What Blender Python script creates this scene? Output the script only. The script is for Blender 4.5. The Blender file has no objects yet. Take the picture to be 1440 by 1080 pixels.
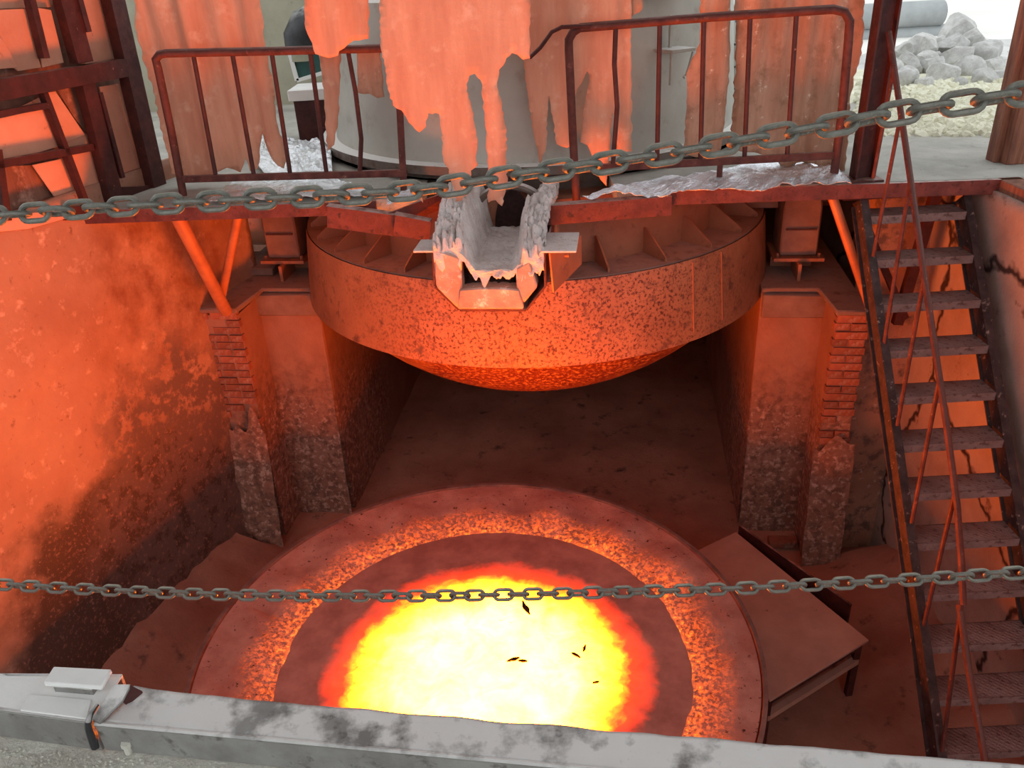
import bpy, bmesh, math, random
from mathutils import Vector, Matrix, noise
from mathutils.geometry import delaunay_2d_cdt

R = random.Random(11)
S = bpy.context.scene
COL = S.collection
pi = math.pi

# ------------------------------------------------------------------ camera
FPX, PITCH, ROLL, EYE = 1150.0, 0.48531, 0.0545, Vector((0, 0, 1.6))
UP0 = Vector((0, math.sin(PITCH), math.cos(PITCH)))
FWD = Vector((0, math.cos(PITCH), -math.sin(PITCH)))
CR, SR = math.cos(ROLL), math.sin(ROLL)
RIGHT = CR * Vector((1, 0, 0)) - SR * UP0
UP = SR * Vector((1, 0, 0)) + CR * UP0
cam = bpy.data.cameras.new('camera')
cam.sensor_width = 36
cam.lens = FPX / 1440 * 36
cam.clip_start = 0.05
cam.clip_end = 300
camo = bpy.data.objects.new('camera', cam)
COL.objects.link(camo)
mw = Matrix((RIGHT, UP, -FWD)).transposed().to_4x4()
mw.translation = EYE
camo.matrix_world = mw
S.camera = camo

# ------------------------------------------------------------------ light
w = bpy.data.worlds.new('sky')
S.world = w
w.use_nodes = True
bg = w.node_tree.nodes['Background']
bg.inputs[0].default_value = (0.93, 0.97, 1.0, 1)
bg.inputs[1].default_value = 1.42
S.view_settings.view_transform = 'Standard'
S.view_settings.look = 'None'
S.view_settings.gamma = 1
S.view_settings.use_curve_mapping = False
S.view_settings.exposure = 0.0


# ------------------------------------------------------------------ pixel -> place
def ray(px, py):
    x, y = (px - 720) / FPX, -(py - 540) / FPX
    return RIGHT * x + UP * y + FWD


def onz(px, py, z):
    d = ray(px, py)
    return EYE + d * ((z - EYE.z) / d.z)


def ony(px, py, y):
    d = ray(px, py)
    return EYE + d * (y / d.y)


def onx(px, py, x):
    d = ray(px, py)
    return EYE + d * (x / d.x)


def onp(px, py, p0, n):
    d = ray(px, py)
    return EYE + d * ((Vector(p0) - EYE).dot(n) / d.dot(n))


# ------------------------------------------------------------------ materials
def lin(c):
    return tuple((v / 255 / 12.92) if v / 255 <= .04045 else ((v / 255 + .055) / 1.055) ** 2.4 for v in c) + (1,)


class N:
    def __init__(s, name):
        s.m = bpy.data.materials.new(name)
        s.m.use_nodes = True
        s.t = s.m.node_tree
        s.b = s.t.nodes['Principled BSDF']
        s.tc = s.t.nodes.new('ShaderNodeTexCoord')

    def n(s, typ, **k):
        x = s.t.nodes.new(typ)
        for a, v in k.items():
            setattr(x, a, v)
        return x

    def l(s, a, b):
        s.t.links.new(a, b)

    def vec(s, stretch=(1, 1, 1)):
        if stretch == (1, 1, 1):
            return s.tc.outputs['Object']
        mp = s.n('ShaderNodeMapping')
        mp.inputs['Scale'].default_value = stretch
        s.l(s.tc.outputs['Object'], mp.inputs[0])
        return mp.outputs[0]

    def noise(s, scale, detail=6, rough=.6, stretch=(1, 1, 1), dist=0):
        x = s.n('ShaderNodeTexNoise')
        x.inputs['Scale'].default_value = scale
        x.inputs['Detail'].default_value = detail
        x.inputs['Roughness'].default_value = rough
        x.inputs['Distortion'].default_value = dist
        s.l(s.vec(stretch), x.inputs['Vector'])
        return x.outputs['Fac']

    def rng(s, f, a, b, c=0, d=1):
        x = s.n('ShaderNodeMapRange')
        x.inputs[1].default_value, x.inputs[2].default_value = a, b
        x.inputs[3].default_value, x.inputs[4].default_value = c, d
        s.l(f, x.inputs[0])
        return x.outputs[0]

    def math(s, op, a, b=None):
        x = s.n('ShaderNodeMath', operation=op)
        for i, v in enumerate((a, b)):
            if v is None:
                continue
            if isinstance(v, (int, float)):
                x.inputs[i].default_value = v
            else:
                s.l(v, x.inputs[i])
        return x.outputs[0]

    def mix(s, f, a, b):
        x = s.n('ShaderNodeMix', data_type='RGBA')
        for sock, v in ((x.inputs[0], f), (x.inputs[6], a), (x.inputs[7], b)):
            if isinstance(v, (tuple, list)):
                sock.default_value = v
            elif isinstance(v, (int, float)):
                sock.default_value = v
            else:
                s.l(v, sock)
        return x.outputs[2]

    def dist(s, p, k=(1, 1, 1)):
        a = s.n('ShaderNodeVectorMath', operation='SUBTRACT')
        s.l(s.tc.outputs['Object'], a.inputs[0])
        a.inputs[1].default_value = p
        b = s.n('ShaderNodeVectorMath', operation='MULTIPLY')
        s.l(a.outputs[0], b.inputs[0])
        b.inputs[1].default_value = k
        c = s.n('ShaderNodeVectorMath', operation='LENGTH')
        s.l(b.outputs[0], c.inputs[0])
        return c.outputs['Value']


def M(name, c1, c2, scale=3, rough=.85, metal=0, bump=.35, bscale=45, layers=(), dust=None, stretch=(1, 1, 1),
      lo=.35, hi=.65, bstretch=(1, 1, 1), hole=None, bdist=.02, sheen=None, rnd=0):
    """layers: (colour, scale, lo, hi[, blob centre, blob radius stretch, soft]) patches of stain, rust or dust"""
    k = N(name)
    col = k.mix(k.rng(k.noise(scale, stretch=stretch), lo, hi), lin(c1), lin(c2))
    for L in layers:
        f = k.rng(k.noise(L[1], detail=8, rough=.65), L[2], L[3])
        if len(L) > 4:
            d = k.dist(L[4], L[5])
            wob = k.math('ADD', d, k.rng(k.noise(2.2), 0, 1, -.45, .45))
            f = k.math('MULTIPLY', f, k.rng(wob, 1 - L[6], 1, 1, 0))
        col = k.mix(f, col, lin(L[0]))
    if dust:
        g = k.n('ShaderNodeNewGeometry')
        sx = k.n('ShaderNodeSeparateXYZ')
        k.l(g.outputs['Normal'], sx.inputs[0])
        f = k.rng(sx.outputs[2], .5, .95)
        f = k.math('MULTIPLY', f, k.rng(k.noise(9), dust[1], dust[2]))
        col = k.mix(f, col, lin(dust[0]))
    if hole:
        vn = k.n('ShaderNodeTexVoronoi', feature='DISTANCE_TO_EDGE')
        vn.inputs['Scale'].default_value = hole[1]
        mx = k.n('ShaderNodeMix', data_type='VECTOR')
        mx.inputs[0].default_value = .16
        nt = k.n('ShaderNodeTexNoise')
        nt.inputs['Scale'].default_value = 6
        k.l(k.tc.outputs['Object'], nt.inputs['Vector'])
        k.l(k.tc.outputs['Object'], mx.inputs[4])
        k.l(nt.outputs['Color'], mx.inputs[5])
        k.l(mx.outputs[1], vn.inputs['Vector'])
        col = k.mix(k.rng(vn.outputs['Distance'], .004, .016, 1, 0), col, lin(hole[0]))
    if rnd:
        oi = k.n('ShaderNodeObjectInfo')
        hs = k.n('ShaderNodeHueSaturation')
        k.l(k.rng(oi.outputs['Random'], 0, 1, 1 - rnd, 1 + rnd), hs.inputs['Value'])
        k.l(col, hs.inputs['Color'])
        col = hs.outputs[0]
    k.l(col, k.b.inputs['Base Color'])
    k.b.inputs['Metallic'].default_value = metal
    k.l(k.rng(k.noise(scale * 2), .3, .7, max(.05, rough - .12), min(1, rough + .1)), k.b.inputs['Roughness'])
    if bump:
        b = k.n('ShaderNodeBump')
        b.inputs['Strength'].default_value = bump
        b.inputs['Distance'].default_value = bdist
        h = k.noise(bscale, detail=10, rough=.7, stretch=bstretch)
        h2 = k.noise(bscale / 6, detail=6)
        k.l(k.math('ADD', h, k.math('MULTIPLY', h2, 1.5)), b.inputs['Height'])
        k.l(b.outputs[0], k.b.inputs['Normal'])
    return k.m


# ------------------------------------------------------------------ mesh builder
class MB:
    def __init__(s):
        s.v, s.f = [], []

    def add(s, v, f):
        o = len(s.v)
        s.v += [Vector(a) for a in v]
        s.f += [tuple(o + i for i in q) for q in f]
        return s

    def hexa(s, a, b):  # two quads, same winding
        return s.add(list(a) + list(b), [(3, 2, 1, 0), (4, 5, 6, 7), (0, 1, 5, 4), (1, 2, 6, 5), (2, 3, 7, 6), (3, 0, 4, 7)])

    def box(s, c, size, ax=None):
        c = Vector(c)
        X, Y, Z = ax or (Vector((1, 0, 0)), Vector((0, 1, 0)), Vector((0, 0, 1)))
        x, y, z = (a * (k / 2) for a, k in zip((X, Y, Z), size))
        return s.hexa([c - x - y - z, c + x - y - z, c + x + y - z, c - x + y - z], [c - x - y + z, c + x - y + z, c + x + y + z, c - x + y + z])

    def bar(s, p, q, wd, ht, up=(0, 0, 1)):  # wd across, ht along up
        p, q = Vector(p), Vector(q)
        d = (q - p).normalized()
        u = Vector(up)
        u = (u - d * u.dot(d)).normalized()
        r = d.cross(u)
        return s.box((p + q) / 2, ((q - p).length, wd, ht), (d, r, u))

    def tube(s, pts, r, n=10, closed=False, caps=True):
        pts = [Vector(p) for p in pts]
        m = len(pts)
        rs = r if isinstance(r, (list, tuple)) else [r] * m
        T = []
        for i in range(m):
            if closed:
                T.append((pts[(i + 1) % m] - pts[i - 1]).normalized())
            else:
                T.append((pts[min(i + 1, m - 1)] - pts[max(i - 1, 0)]).normalized())
        u = T[0].orthogonal().normalized()
        v = []
        for i in range(m):
            u = (u - T[i] * u.dot(T[i])).normalized()
            b = T[i].cross(u)
            for k in range(n):
                a = 2 * pi * k / n
                v.append(pts[i] + (u * math.cos(a) + b * math.sin(a)) * rs[i])
        f = []
        for i in range(m if closed else m - 1):
            j = (i + 1) % m
            for k in range(n):
                l = (k + 1) % n
                f.append((i * n + k, i * n + l, j * n + l, j * n + k))
        if not closed and caps:
            f.append(tuple(range(n))[::-1])
            f.append(tuple((m - 1) * n + k for k in range(n)))
        return s.add(v, f)

    def lathe(s, prof, c, n=64, a0=0, a1=2 * pi):
        c = Vector(c)
        full = abs(a1 - a0 - 2 * pi) < 1e-6
        cols = n if full else n + 1
        m = len(prof)
        v, f = [], []
        for k in range(cols):
            a = a0 + (a1 - a0) * k / n
            for (r, z) in prof:
                v.append(c + Vector((r * math.cos(a), r * math.sin(a), z)))
        for k in range(n):
            l = (k + 1) % cols
            for i in range(m - 1):
                f.append((k * m + i, l * m + i, l * m + i + 1, k * m + i + 1))
        return s.add(v, f)

    def prism(s, pts, off):
        pts = [Vector(p) for p in pts]
        off = Vector(off)
        n = len(pts)
        v = pts + [p + off for p in pts]
        f = [tuple(range(n))[::-1], tuple(range(n, 2 * n))] + [(i, (i + 1) % n, n + (i + 1) % n, n + i) for i in range(n)]
        return s.add(v, f)

    def grid(s, fn, nu, nv):
        v = [fn(i / nu, j / nv) for j in range(nv + 1) for i in range(nu + 1)]
        f = [(j * (nu + 1) + i, j * (nu + 1) + i + 1, (j + 1) * (nu + 1) + i + 1, (j + 1) * (nu + 1) + i) for j in range(nv) for i in range(nu)]
        return s.add(v, f)

    def mesh(s, name, m, org=(0, 0, 0), smooth=True, ang=.6):
        me = bpy.data.meshes.new(name)
        o = Vector(org)
        me.from_pydata([v - o for v in s.v], [], s.f)
        bm = bmesh.new()
        bm.from_mesh(me)
        bmesh.ops.recalc_face_normals(bm, faces=bm.faces)
        bm.to_mesh(me)
        bm.free()
        me.materials.append(m)
        if smooth:
            me.polygons.foreach_set('use_smooth', [True] * len(me.polygons))
            me.set_sharp_from_angle(angle=ang)
        return me

    def build(s, name, m, parent=None, smooth=True, bevel=0, ang=.6, solid=0, org=None, **tags):
        if org is None:
            org = wl(parent) if parent else Vector((0, 0, 0))
        o = bpy.data.objects.new(name, s.mesh(name, m, org, smooth, ang))
        COL.objects.link(o)
        if parent:
            o.parent = parent
            o.location = Vector(org) - wl(parent)
        else:
            o.location = org
        if solid:
            md = o.modifiers.new('solid', 'SOLIDIFY')
            md.thickness = solid
            md.offset = 0
        if bevel:
            md = o.modifiers.new('bevel', 'BEVEL')
            md.width = bevel
            md.segments = 1
            md.limit_method = 'ANGLE'
        for k, v in tags.items():
            o['category' if k == 'cat' else k] = v
        return o


def wl(o):
    p = Vector((0, 0, 0))
    while o:
        p += o.location
        o = o.parent
    return p


def thing(name, label, cat, loc, group=None):
    o = bpy.data.objects.new(name, None)
    o.empty_display_size = .1
    COL.objects.link(o)
    o.location = loc
    o['label'], o['category'] = label, cat
    if group:
        o['group'] = group
    return o


def nz(p, s=1.0):
    return noise.noise(Vector(p) * s)


def piece(name, me, parent, loc, rot=None, scale=None):
    o = bpy.data.objects.new(name, me)
    COL.objects.link(o)
    o.parent = parent
    o.location = Vector(loc) - wl(parent)
    if rot:
        o.rotation_euler = rot
    if scale:
        o.scale = scale
    return o


# ------------------------------------------------------------------ material set
m_floor = M('pit_floor_dust', (180, 126, 104), (152, 100, 82), 1.3, .9, bump=.35, bscale=30, layers=[((84, 62, 54), 5, .58, .72)])
m_deck = M('deck_grit', (188, 186, 176), (160, 158, 150), 2, .9, bump=.5, bscale=60, layers=[((120, 118, 112), 7, .6, .75)])
m_yard = M('yard_dust', (236, 234, 228), (220, 218, 210), .4, .95, bump=.3, bscale=20)
LW = dict(c1=(184, 138, 114), c2=(160, 112, 90), scale=.9, rough=.62, bump=.25, bscale=26)
m_wall = M('pit_render_left', layers=[((212, 172, 150), 9, .58, .74), ((128, 84, 66), 14, .6, .72), ((132, 82, 60), 3, .38, .62, (-2.95, 6.9, -.75), (.8, .8, .9), .5),
                                      ((84, 58, 48), 30, .25, .45, (-3.3, 5.9, -3.0), (.55, .55, .85), .25),
                                      ((112, 84, 76), 7, .42, .5, (-3.0, 6.6, -2.7), (.7, .7, .65), .3), ((164, 116, 100), 22, .56, .68, (-3.0, 6.4, -3.0), (.55, .55, .65), .3)], **LW)
m_wall2 = M('pit_render', (176, 130, 106), (146, 102, 82), 1.1, .8, bump=.4, bscale=30,
            layers=[((104, 78, 68), 8, .5, .62), ((186, 158, 146), 14, .6, .7)])
m_pier = M('pier_render', (158, 110, 90), (136, 90, 72), 1.4, .85, bump=.45, bscale=28,
           layers=[((112, 76, 62), 13, .45, .6, (0, -.6, .7), (.4, .4, .75), .4), ((190, 146, 128), 18, .52, .63, (0, -.6, .5), (.4, .4, .8), .4)])
m_brick = M('brick_red', (158, 92, 68), (128, 70, 52), 6, .9, bump=.5, bscale=50, rnd=.25, layers=[((176, 140, 124), 8, .55, .7)])
m_mortar = M('mortar', (120, 96, 86), (96, 76, 68), 6, .95, bump=.5, bscale=40)
m_steel = M('furnace_steel', (166, 110, 84), (144, 90, 66), 1.6, .52, metal=.15, bump=.12, bscale=30, layers=[((112, 74, 60), 9, .56, .7)])
m_drum = M('drum_rust', (176, 116, 84), (152, 96, 68), 2.0, .5, metal=.1, bump=.2, bscale=60,
           layers=[((84, 36, 26), 42, .50, .60, (.1, -2.2, 2.95), (.44, .6, .9), .6), ((104, 66, 54), 9, .55, .68)])
m_dish = M('dish_rust', (180, 122, 84), (158, 100, 68), 2.0, .5, metal=.15, bump=.2, bscale=60,
           layers=[((84, 28, 20), 30, .36, .50, (0.0, -1.5, 2.0), (.55, .6, .6), .4), ])
m_lightband = M('shell_dust', (138, 108, 98), (112, 82, 72), 3, .8, bump=.25, bscale=40, dust=((150, 120, 110), .3, .5))
m_hood = M('hood_grey', (178, 176, 166), (160, 157, 148), 1.2, .5, metal=.25, bump=.12, bscale=14, layers=[((146, 138, 126), 5, .56, .75)], dust=((226, 226, 222), .2, .4))
m_hooddk = M('hood_lower', (128, 116, 108), (100, 86, 78), 2.2, .6, metal=.2, bump=.2, bscale=30, layers=[((86, 60, 50), 6, .52, .68)], dust=((232, 232, 228), .2, .4))
m_rust = M('rusty_rail', (104, 52, 42), (74, 32, 26), 9, .65, metal=.2, bump=.3, bscale=90, layers=[((140, 92, 80), 22, .62, .7)], dust=((150, 120, 112), .3, .6))
m_rustdk = M('dark_red_steel', (80, 32, 26), (58, 20, 16), 7, .6, metal=.15, bump=.25, bscale=60, layers=[((160, 112, 100), 24, .66, .72)], dust=((156, 120, 110), .35, .6))
m_chan = M('channel_red', (112, 52, 42), (84, 34, 28), 7, .6, metal=.15, bump=.3, bscale=60, layers=[((56, 24, 20), 22, .56, .66)], dust=((190, 160, 152), .3, .5))
m_brace = M('brace_pipe', (186, 120, 84), (160, 98, 68), 5, .45, metal=.2, bump=.1, bscale=60)
m_chain = M('galvanised_chain', (118, 117, 108), (86, 86, 78), 40, .5, metal=.4, bump=.25, bscale=160, layers=[((136, 134, 120), 70, .55, .7)], dust=((168, 164, 148), .4, .6))
m_stair = M('stair_steel', (76, 56, 54), (52, 36, 34), 8, .7, metal=.15, bump=.3, bscale=70, layers=[((152, 128, 118), 20, .6, .68)])
m_cloth = M('shield_cloth', (226, 164, 134), (206, 140, 112), 2.2, .95, bump=.25, bscale=220, layers=[((232, 186, 160), 7, .55, .75)], stretch=(3, 3, .6))
m_cloth2 = M('shield_cloth_worn', (206, 158, 132), (170, 122, 96), 2.4, .95, bump=.35, bscale=150, layers=[((150, 110, 84), 6, .52, .7), ((226, 206, 186), 14, .62, .7)], stretch=(3, 3, .5))
m_panel = M('board_panel', (216, 156, 128), (196, 134, 108), 1.8, .9, bump=.15, bscale=40, layers=[((130, 92, 78), 9, .63, .74)], rnd=.06)
m_panelw = M('worn_sheet', (150, 104, 84), (116, 74, 60), 2.4, .9, bump=.3, bscale=30, stretch=(4, 4, .5), layers=[((190, 146, 126), 6, .55, .7)])
m_foil = M('foil', (246, 248, 252), (228, 232, 236), 5, .22, metal=.7, bump=.5, bscale=50, bdist=.02)
m_ash = M('spout_ash', (246, 240, 236), (226, 214, 208), 6, .95, bump=.9, bscale=70, layers=[((170, 146, 140), 30, .6, .7)])
m_lip = M('spout_lining', (206, 168, 152), (178, 138, 122), 6, .9, bump=.5, bscale=40, layers=[((240, 222, 212), 9, .56, .66)])
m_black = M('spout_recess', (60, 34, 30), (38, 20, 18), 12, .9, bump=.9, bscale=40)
m_timber = M('timber', (150, 96, 72), (104, 60, 46), 3, .85, bump=.4, bscale=20, stretch=(8, 8, 1), bstretch=(4, 4, .5))
m_plaster = M('cracked_plaster', (178, 152, 140), (150, 124, 114), 1.6, .92, bump=.45, bscale=26, hole=((54, 34, 30), .55), layers=[((112, 84, 74), 6, .6, .7)])
m_rock = M('boulder', (206, 206, 202), (176, 174, 170), 2.2, .95, bump=.6, bscale=14, rnd=.1, layers=[((150, 148, 144), 6, .6, .72)])
m_grav = M('pale_gravel', (232, 230, 208), (206, 204, 180), 3, .95, bump=.4, bscale=40)
m_pipe = M('grey_pipe', (168, 172, 172), (146, 150, 150), 2, .6, bump=.1, bscale=20)
m_bgwall = M('beige_wall', (178, 174, 154), (150, 146, 126), 1.4, .9, bump=.2, bscale=20, layers=[((104, 100, 88), 5, .6, .74)])
m_white = M('white_sheet', (230, 230, 226), (214, 214, 210), 3, .8, bump=.1)
m_green = M('green_panel', (36, 84, 78), (24, 62, 58), 4, .5, bump=.05)
m_darkp = M('dark_duct', (78, 78, 80), (52, 52, 54), 3, .5, metal=.4, bump=.2, bscale=30, dust=((200, 200, 196), .35, .55))
m_curb = M('curb_steel', (154, 153, 149), (126, 123, 119), 6, .55, metal=.3, bump=.25, bscale=40, layers=[((104, 100, 96), 20, .56, .66)], dust=((220, 218, 214), .38, .52))
m_grit = M('near_grit', (232, 230, 216), (212, 206, 192), 5, .95, bump=.8, bscale=70, layers=[((226, 224, 212), 14, .55, .65)])
m_table = M('table_plate', (192, 148, 130), (168, 124, 108), 1.8, .7, metal=.1, bump=.15, bscale=30, layers=[((84, 56, 48), 9, .66, .72)])
m_rim = M('bowl_rim', (140, 108, 98), (104, 76, 68), 6, .8, bump=.4, bscale=40)


def crust_material():
    k = N('lining_crust')
    col = k.mix(k.rng(k.noise(4), .35, .65), lin((206, 150, 134)), lin((176, 116, 102)))
    col = k.mix(k.rng(k.noise(24), .62, .68), col, lin((70, 40, 36)))
    k.l(col, k.b.inputs['Base Color'])
    k.b.inputs['Roughness'].default_value = .9
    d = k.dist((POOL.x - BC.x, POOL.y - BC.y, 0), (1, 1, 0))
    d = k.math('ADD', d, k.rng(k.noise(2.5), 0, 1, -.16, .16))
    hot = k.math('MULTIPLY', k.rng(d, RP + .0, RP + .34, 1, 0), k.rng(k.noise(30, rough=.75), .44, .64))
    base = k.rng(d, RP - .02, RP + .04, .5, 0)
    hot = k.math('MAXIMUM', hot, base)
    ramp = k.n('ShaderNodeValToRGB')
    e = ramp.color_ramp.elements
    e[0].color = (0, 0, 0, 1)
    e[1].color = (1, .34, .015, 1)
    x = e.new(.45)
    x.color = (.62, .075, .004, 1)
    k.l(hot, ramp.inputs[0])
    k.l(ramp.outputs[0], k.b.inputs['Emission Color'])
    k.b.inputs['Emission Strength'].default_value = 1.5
    b = k.n('ShaderNodeBump')
    b.inputs['Strength'].default_value = .6
    b.inputs['Distance'].default_value = .02
    k.l(k.noise(50, detail=10, rough=.75), b.inputs['Height'])
    k.l(b.outputs[0], k.b.inputs['Normal'])
    return k.m


def melt_material():
    k = N('molten_pool')
    col = k.mix(k.rng(k.noise(5), .35, .65), lin((196, 138, 124)), lin((164, 108, 96)))
    k.l(col, k.b.inputs['Base Color'])
    k.b.inputs['Roughness'].default_value = .75
    d = k.dist((POOL.x - BC.x + .02, POOL.y - BC.y - .10, 0), (1, 1, 0))
    d = k.math('ADD', d, k.rng(k.noise(1.7, detail=4), 0, 1, -.10, .10))
    d2 = k.math('ADD', d, k.rng(k.noise(7, detail=5, dist=.5), 0, 1, -.08, .08))
    ramp = k.n('ShaderNodeValToRGB')
    cr = ramp.color_ramp
    cr.elements[0].position = 0
    cr.elements[0].color = (0, 0, 0, 1)
    cr.elements[1].position = 1
    cr.elements[1].color = (1, .195, .0115, 1)
    for p, c in ((.10, (.009, .0003, 0, 1)), (.24, (.035, .0008, 0, 1)), (.33, (.10, .009, .0001, 1)), (.5, (.40, .052, .0012, 1)), (.75, (.8, .135, .006, 1))):
        x = cr.elements.new(p)
        x.color = c
    f = k.rng(d2, .82 * RP, .38 * RP, 0, 1)
    f = k.math('MULTIPLY', f, k.rng(k.noise(5, detail=8, rough=.65, dist=.5), .3, .62, .74, 1))
    spots = k.rng(k.noise(7, detail=6, rough=.7, dist=1.2), .715, .735, 1, .12)
    f = k.math('MULTIPLY', f, spots)
    k.l(f, ramp.inputs[0])
    k.l(ramp.outputs[0], k.b.inputs['Emission Color'])
    k.b.inputs['Emission Strength'].default_value = MELT
    b = k.n('ShaderNodeBump')
    b.inputs['Strength'].default_value = .3
    k.l(k.noise(30, detail=8), b.inputs['Height'])
    k.l(b.outputs[0], k.b.inputs['Normal'])
    return k.m


# ------------------------------------------------------------------ shared frames
BETA = math.radians(8.5)
K = 1.12
FC = Vector((.309, 8.12, 0))
FU = Vector((math.cos(BETA), -math.sin(BETA), 0))
FV = Vector((math.sin(BETA), math.cos(BETA), 0))
ZU = Vector((0, 0, 1))


def zk(z):
    return 1.6 + (z - 1.6) * K


def LK(prof):
    return [(r * K, zk(z)) for r, z in prof]


def F(u, v, z):
    return FC + (FU * u + FV * v) * K + ZU * zk(z)


ZF = -3.89          # pit floor
edge = lambda x: 6.06 - .076 * x   # front edge of the far deck
AZ = math.radians(20)
WP = Vector((-2.90, 7.20, 0))
WD = Vector((math.sin(AZ), math.cos(AZ), 0))      # along left wall, going back
WN = Vector((math.cos(AZ), -math.sin(AZ), 0))     # into the pit


def struct(name, mb, m, **k):
    return mb.build(name, m, kind='structure', **k)


def rough(mb_fn, nu, nv, amp, sc):
    pass


# ------------------------------------------------------------------ the setting
def floor_pt(a, b):
    x, y = -6.5 + a * 11, .6 + b * 11.4
    z = ZF + .03 * nz((x, y, 0), 1.7) + .012 * nz((x, y, 5), 7)
    # rubble banks against left wall and the right side
    dl = (Vector((x, y, 0)) - WP).dot(WN)
    if y < 7.0:
        z += max(0, .42 - dl) * .75 * (1 + .35 * nz((x, y, 2), 4)) if dl > 0 else .3
    dr = 3.45 - x
    if y < 6.2:
        z += max(0, .85 - dr) * .35 * (1 + .4 * nz((x, y, 9), 3))
    return Vector((x, y, z))


struct('floor', MB().grid(floor_pt, 120, 110), m_floor)

b = MB()
b.grid(lambda a, c: WP + WD * (-7.5 + a * 8.45) + ZU * (ZF - .2 + c * (4.25)) + WN * (.02 * nz((a * 9, c * 5, 1), 1.6) + .008 * nz((a * 9, c * 5, 3), 6)), 110, 60)
struct('wall_left', b, m_wall, solid=.05)
# wall behind the stairs and below the deck, right side
b = MB()
b.box(((3.1 + 4.2) / 2, 6.62, (ZF - .1) / 2 - .06), (4.2 - 3.1, .3, -ZF - .0))
struct('wall_back', b, m_wall2)
b = MB()
b.box((.3, 11.85, ZF / 2 - .1), (9, .3, -ZF - .0))
struct('wall_back.001', b, m_wall2)
# right wall of the pit, cracked render above
WX = 3.56
b = MB()
b.grid(lambda a, c: Vector((WX + .02 * nz((a * 8, c * 5, 2), 1.3) + .008 * nz((a * 8, c * 5, 7), 5), -1 + a * 13, ZF - .2 + c * (-ZF + .12))), 90, 50)
struct('wall_right', b, m_plaster, solid=.05)
# near wall under the curb
P0, P1 = onz(-700, 905, 0), onz(2200, 1150, 0)
d = (P1 - P0).normalized()
ND = Vector((-d.y, d.x, 0))
b = MB()
b.prism([P0 - ND * .08 - ZU * .03, P1 - ND * .08 - ZU * .03, P1 - ND * .08 + ZU * (ZF - .2), P0 - ND * .08 + ZU * (ZF - .2)], -ND * .25)
struct('wall_front', b, m_wall2)
# near floor where the photographer stands
b = MB()
b.grid(lambda a, c: P0 - ND * (.12 + c * 4) + d * ((P1 - P0).length * a) + ZU * (.006 * nz((a * 40, c * 40, 0)) - .005), 90, 90)
struct('floor.001', b, m_grit)

# far deck: slab with the round furnace opening
RO = 2.0
HX, HY = .355, 8.41
aL = pi + math.acos(.95 / RO)
aR = 2 * pi - math.acos(.5 / RO)
arc = [aL - (aL + 2 * pi - aR) * i / 64 for i in range(65)]
xl, xa, xb = -6.0, HX - .95, HX + .5
pts = [Vector((xl, edge(xl), 0)), Vector((xa, edge(xa), 0))] + [Vector((HX + RO * math.cos(a), HY + RO * math.sin(a), 0)) for a in arc] + \
      [Vector((xb, edge(xb), 0)), Vector((4.4, edge(4.4), 0)), Vector((4.4, 11.7, 0)), Vector((xl, 11.7, 0))]
bm = bmesh.new()
vs = [bm.verts.new(p) for p in pts]
fc = bm.faces.new(vs)
bmesh.ops.triangulate(bm, faces=[fc])
ext = bmesh.ops.extrude_face_region(bm, geom=bm.faces[:])
for v in ext['geom']:
    if isinstance(v, bmesh.types.BMVert):
        v.co.z -= .1
me = bpy.data.meshes.new('floor')
bmesh.ops.recalc_face_normals(bm, faces=bm.faces)
bm.to_mesh(me)
bm.free()
me.materials.append(m_deck)
o = bpy.data.objects.new('floor.002', me)
COL.objects.link(o)
o['kind'] = 'structure'
# ground left of the pit, right of the pit, and the open yard behind
b = MB().prism([WP + WD * -7.5 - WN * .03, WP + WD * -.1 - WN * .03, Vector((-6, 6.4, 0)), Vector((-9, 0, 0))], (0, 0, -.1))
struct('floor.003', b, m_deck)
b = MB().prism([(WX + .02, -1, -.02), (9, -1, -.02), (9, 5.7, -.02), (WX + .02, 5.7, -.02)], (0, 0, -.1))
struct('floor.004', b, m_deck)
b = MB().grid(lambda a, c: Vector((-30 + 75 * a, 10.6 + 60 * c, -.02 + .03 * nz((a * 60, c * 50, 0)))), 80, 70)
struct('floor.005', b, m_yard)
b = MB().prism([(4.38, 5.7, -.01), (9, 5.7, -.01), (9, 11.7, -.01), (4.38, 11.7, -.01)], (0, 0, -.1))
struct('floor.006', b, m_deck)

# unseen hall roof added to cut pit daylight, open behind and in front
struct('unseen_ceiling', MB().box((-1.2, 2.95, 4.4), (14.4, 6.9, .15)), m_darkp)

# ------------------------------------------------------------------ piers with brick buttresses
ZT = -.95      # in furnace units, see zk
ZP = -3.3


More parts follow.
